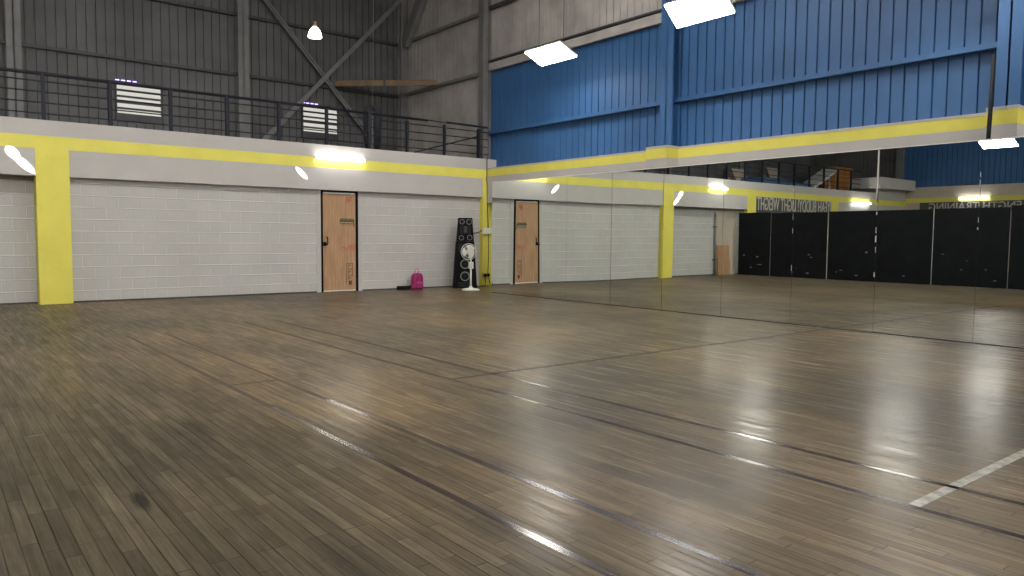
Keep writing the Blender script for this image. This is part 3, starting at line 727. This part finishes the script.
# ------------------------------------------------------------------ switch box, socket and cables on the corner pillar
sw = thing('switch_box', (1.22, -.05, 1.33), 'white switch box on the yellow corner pillar', 'switch box')
MB().box((1.10, -.075, 1.315), (1.365, -.012, 1.465)).build('box_body', M['white_pl'], sw, bevel=.01)
for x in (1.14, 1.22, 1.30): MB().box((x-.022, -.083, 1.36), (x+.022, -.073, 1.42)).build('rocker', M['white_pl'], sw, bevel=.004)
tag(MB().tube([(1.08, -.05, 1.40), (.98, -.07, 1.36), (.86, -.06, 1.33), (.70, -.05, 1.345), (.64, -.1, 1.30)], .012, 8).build('lead', M['black'], sw), 'black lead to the speaker')
cb_ = thing('cable', (1.24, -.02, 1.47), 'thin dark cable running down the yellow corner pillar from the balcony', 'cable')
MB().tube([(1.235, -.03, 3.2), (1.235, -.03, 2.78), (1.215, -.03, 2.68), (1.24, -.03, 2.6), (1.25, -.03, 2.2), (1.27, -.025, 1.8), (1.29, -.022, 1.47)], .011, 6).build('wire', M['steel_dark'], cb_)
MB().tube([(1.30, -.022, 1.31), (1.31, -.022, .8), (1.29, -.022, .32)], .010, 6).build('wire', M['steel_dark'], cb_)
so = thing('power_socket', (1.21, -.03, .24), 'brownish power socket with plugs low on the yellow corner pillar', 'socket')
MB().box((1.11, -.055, .235), (1.32, -.012, .33)).build('socket_plate', M['brass'], so, bevel=.006)
for x in (1.17, 1.27): MB().box((x-.028, -.10, .25), (x+.028, -.054, .31)).build('plug', M['black'], so, bevel=.006)
for x, e in ((1.17, 1.10), (1.27, 1.32)): MB().tube([(x, -.09, .26), (x-.01, -.11, .16), ((x+e)/2, -.13, .03), (e-.2, -.16, .012), (e-.45, -.2, .012)], .008, 6).build('lead', M['black'], so)

# ------------------------------------------------------------------ past the hall: divider mats, signs, sheet
XD = -11.87
edges = [.26, -1.22, -3.2, -6.26, -8.1, -9.9, -11.8, -13.7]
mlab = ['black divider mat standing nearest the block wall', 'black divider mat with a thin pale gap on each side', 'wide black divider mat behind the worn mirror seam', 'black divider mat in front of the training sign',
        'black divider mat past the far lamp', 'black divider mat beside the viewer', 'last black divider mat behind the viewer']
for k in range(7):
    gap = .012 if k in (0, 3) else .05
    a, b_ = edges[k]-gap*.5, edges[k+1]+gap*.5
    top = 2.07 + (.03 if k in (0, 4) else 0) + .012*k
    m = thing('divider_mat', (XD, (a+b_)/2, 0), mlab[k], 'mat', 'black mats forming the divider')
    if k == 0: a = -.0
    MB().box((XD-.05, a, .015), (XD, b_, top)).build('mat_body', M['blackmat'], m, bevel=.01)
    sc = MB(); rr = random.Random(20+k)
    for _ in range(5):
        y = rr.uniform(b_+.2, a-.2); z = rr.uniform(.12, .9)
        sc.box((XD+.0005, y, z), (XD+.003, y+rr.uniform(.02, .09), z+rr.uniform(.01, .05)))
    tag(sc.build('scuff_marks', M['steel'], m), 'grey scuff marks')
    tag(MB().box((XD-.045, b_-gap*.5, .015), (XD-.04, b_+.01, top)).build('edge_seam', M['whitecloth'], m), 'pale edge seam')
    for s in (a-.3, b_+.3): MB().box((XD-.35, s-.03, 0), (XD-.05, s+.03, .04)).bar((XD-.33, s, .04), (XD-.06, s, 1.2), .04, .04).build('foot', M['steel_dark'], m)
def text(body, name, loc, rot, size, sx, m, parent):
    cu = bpy.data.curves.new(name, 'FONT'); cu.body = body; cu.size = size; cu.extrude = .006; cu.align_x = 'CENTER'; cu.align_y = 'CENTER'; cu.offset = .004
    tmp = bpy.data.objects.new('tmp', cu); COL.objects.link(tmp); bpy.context.view_layer.update()
    me = bpy.data.meshes.new_from_object(tmp.evaluated_get(bpy.context.evaluated_depsgraph_get()))
    bpy.data.objects.remove(tmp); bpy.data.curves.remove(cu)
    me.materials.clear(); me.materials.append(m); me.name = name
    o = bpy.data.objects.new(name, me); COL.objects.link(o); o.location = loc; o.rotation_euler = rot; o.scale = (sx, 1, 1); o.parent = parent; o.matrix_parent_inverse = parent_inv(parent)
    return o
sg = thing('wall_sign', (-15.3, -.02, 2.19), 'black sign with white words yeah buddy light weight', 'sign')
MB().box((-17.75, -.03, 2.19), (-12.86, -.001, 2.69)).build('sign_board', M['board'], sg)
text('YEAH BUDDY! LIGHT WEIGHT', 'lettering', (-15.3, -.034, 2.435), (PI/2, 0, 0), .64, .56, M['letter'], sg)
sg = thing('wall_sign', (XL+.1, -3.0, 2.2), 'black sign with white words strength training on the far wall', 'sign')
MB().box((XL+.055, -5.55, 2.42), (XL+.09, -.62, 2.85)).build('sign_board', M['board'], sg)
text('STRENGTH TRAINING', 'lettering', (XL+.094, -3.08, 2.64), (PI/2, 0, PI/2), .46, .92, M['letter'], sg)
ps = thing('plywood_sheet', (-11.3, .2, 0), 'brown plywood sheet standing against the wall next to the divider', 'board')
MB().hexa([(-11.66, .16, 0), (-10.98, .16, 0), (-10.98, .19, 0), (-11.66, .19, 0), (-11.66, .24, 1.0), (-10.98, .24, 1.0), (-10.98, .265, 1.0), (-11.66, .265, 1.0)]).build('sheet', M['ply'], ps)
struct(MB().box((-12.1, .27, 0), (-10.95, .299, ZL)).build('trim_4', M['beige']), 'smooth beige plaster strip at the end of the block wall', 'trim')
pp = thing('wall_pipe', (-10.88, .2, 0), 'grey upright pipe on the wall beside the plywood sheet', 'pipe')
MB().tube([(-10.88, .23, 0), (-10.88, .23, 2.05)], .035, 10).build('pipe_run', M['steel'], pp)
for z in (.5, 1.6): MB().box((-10.94, .2, z), (-10.82, .299, z+.03)).build('bracket', M['steel_dark'], pp)

# ------------------------------------------------------------------ world, camera
w = bpy.data.worlds.new('world'); S.world = w; w.use_nodes = True
w.node_tree.nodes['Background'].inputs['Color'].default_value = (.55, .6, .7, 1); w.node_tree.nodes['Background'].inputs['Strength'].default_value = .05
cam = bpy.data.cameras.new('camera'); co = bpy.data.objects.new('camera', cam); COL.objects.link(co)
FPX, yaw, pitch, roll = 748.517, math.radians(38.4384), math.radians(3.90152), math.radians(.48143)
fw = Vector((math.sin(yaw)*math.cos(pitch), math.cos(yaw)*math.cos(pitch), -math.sin(pitch))); rt = Vector((math.cos(yaw), -math.sin(yaw), 0)); up_ = rt.cross(fw)
r2 = rt*math.cos(roll)+up_*math.sin(roll); u2 = -rt*math.sin(roll)+up_*math.cos(roll)
co.matrix_world = Matrix(((r2.x, u2.x, -fw.x, -10.019), (r2.y, u2.y, -fw.y, -15.260), (r2.z, u2.z, -fw.z, 1.245), (0, 0, 0, 1)))
cam.sensor_width = 36; cam.lens = FPX/1024*36; cam.clip_start = .05; cam.clip_end = 200
S.camera = co
S.view_settings.view_transform = 'Standard'; S.view_settings.look = 'None'; S.view_settings.gamma = 1; S.view_settings.use_curve_mapping = False
S.view_settings.exposure = 0.42
S.cycles.max_bounces = 12; S.cycles.diffuse_bounces = 5; S.cycles.glossy_bounces = 6; S.cycles.sample_clamp_indirect = 12; S.cycles.use_denoising = True
S.cycles.blur_glossy = 0.3
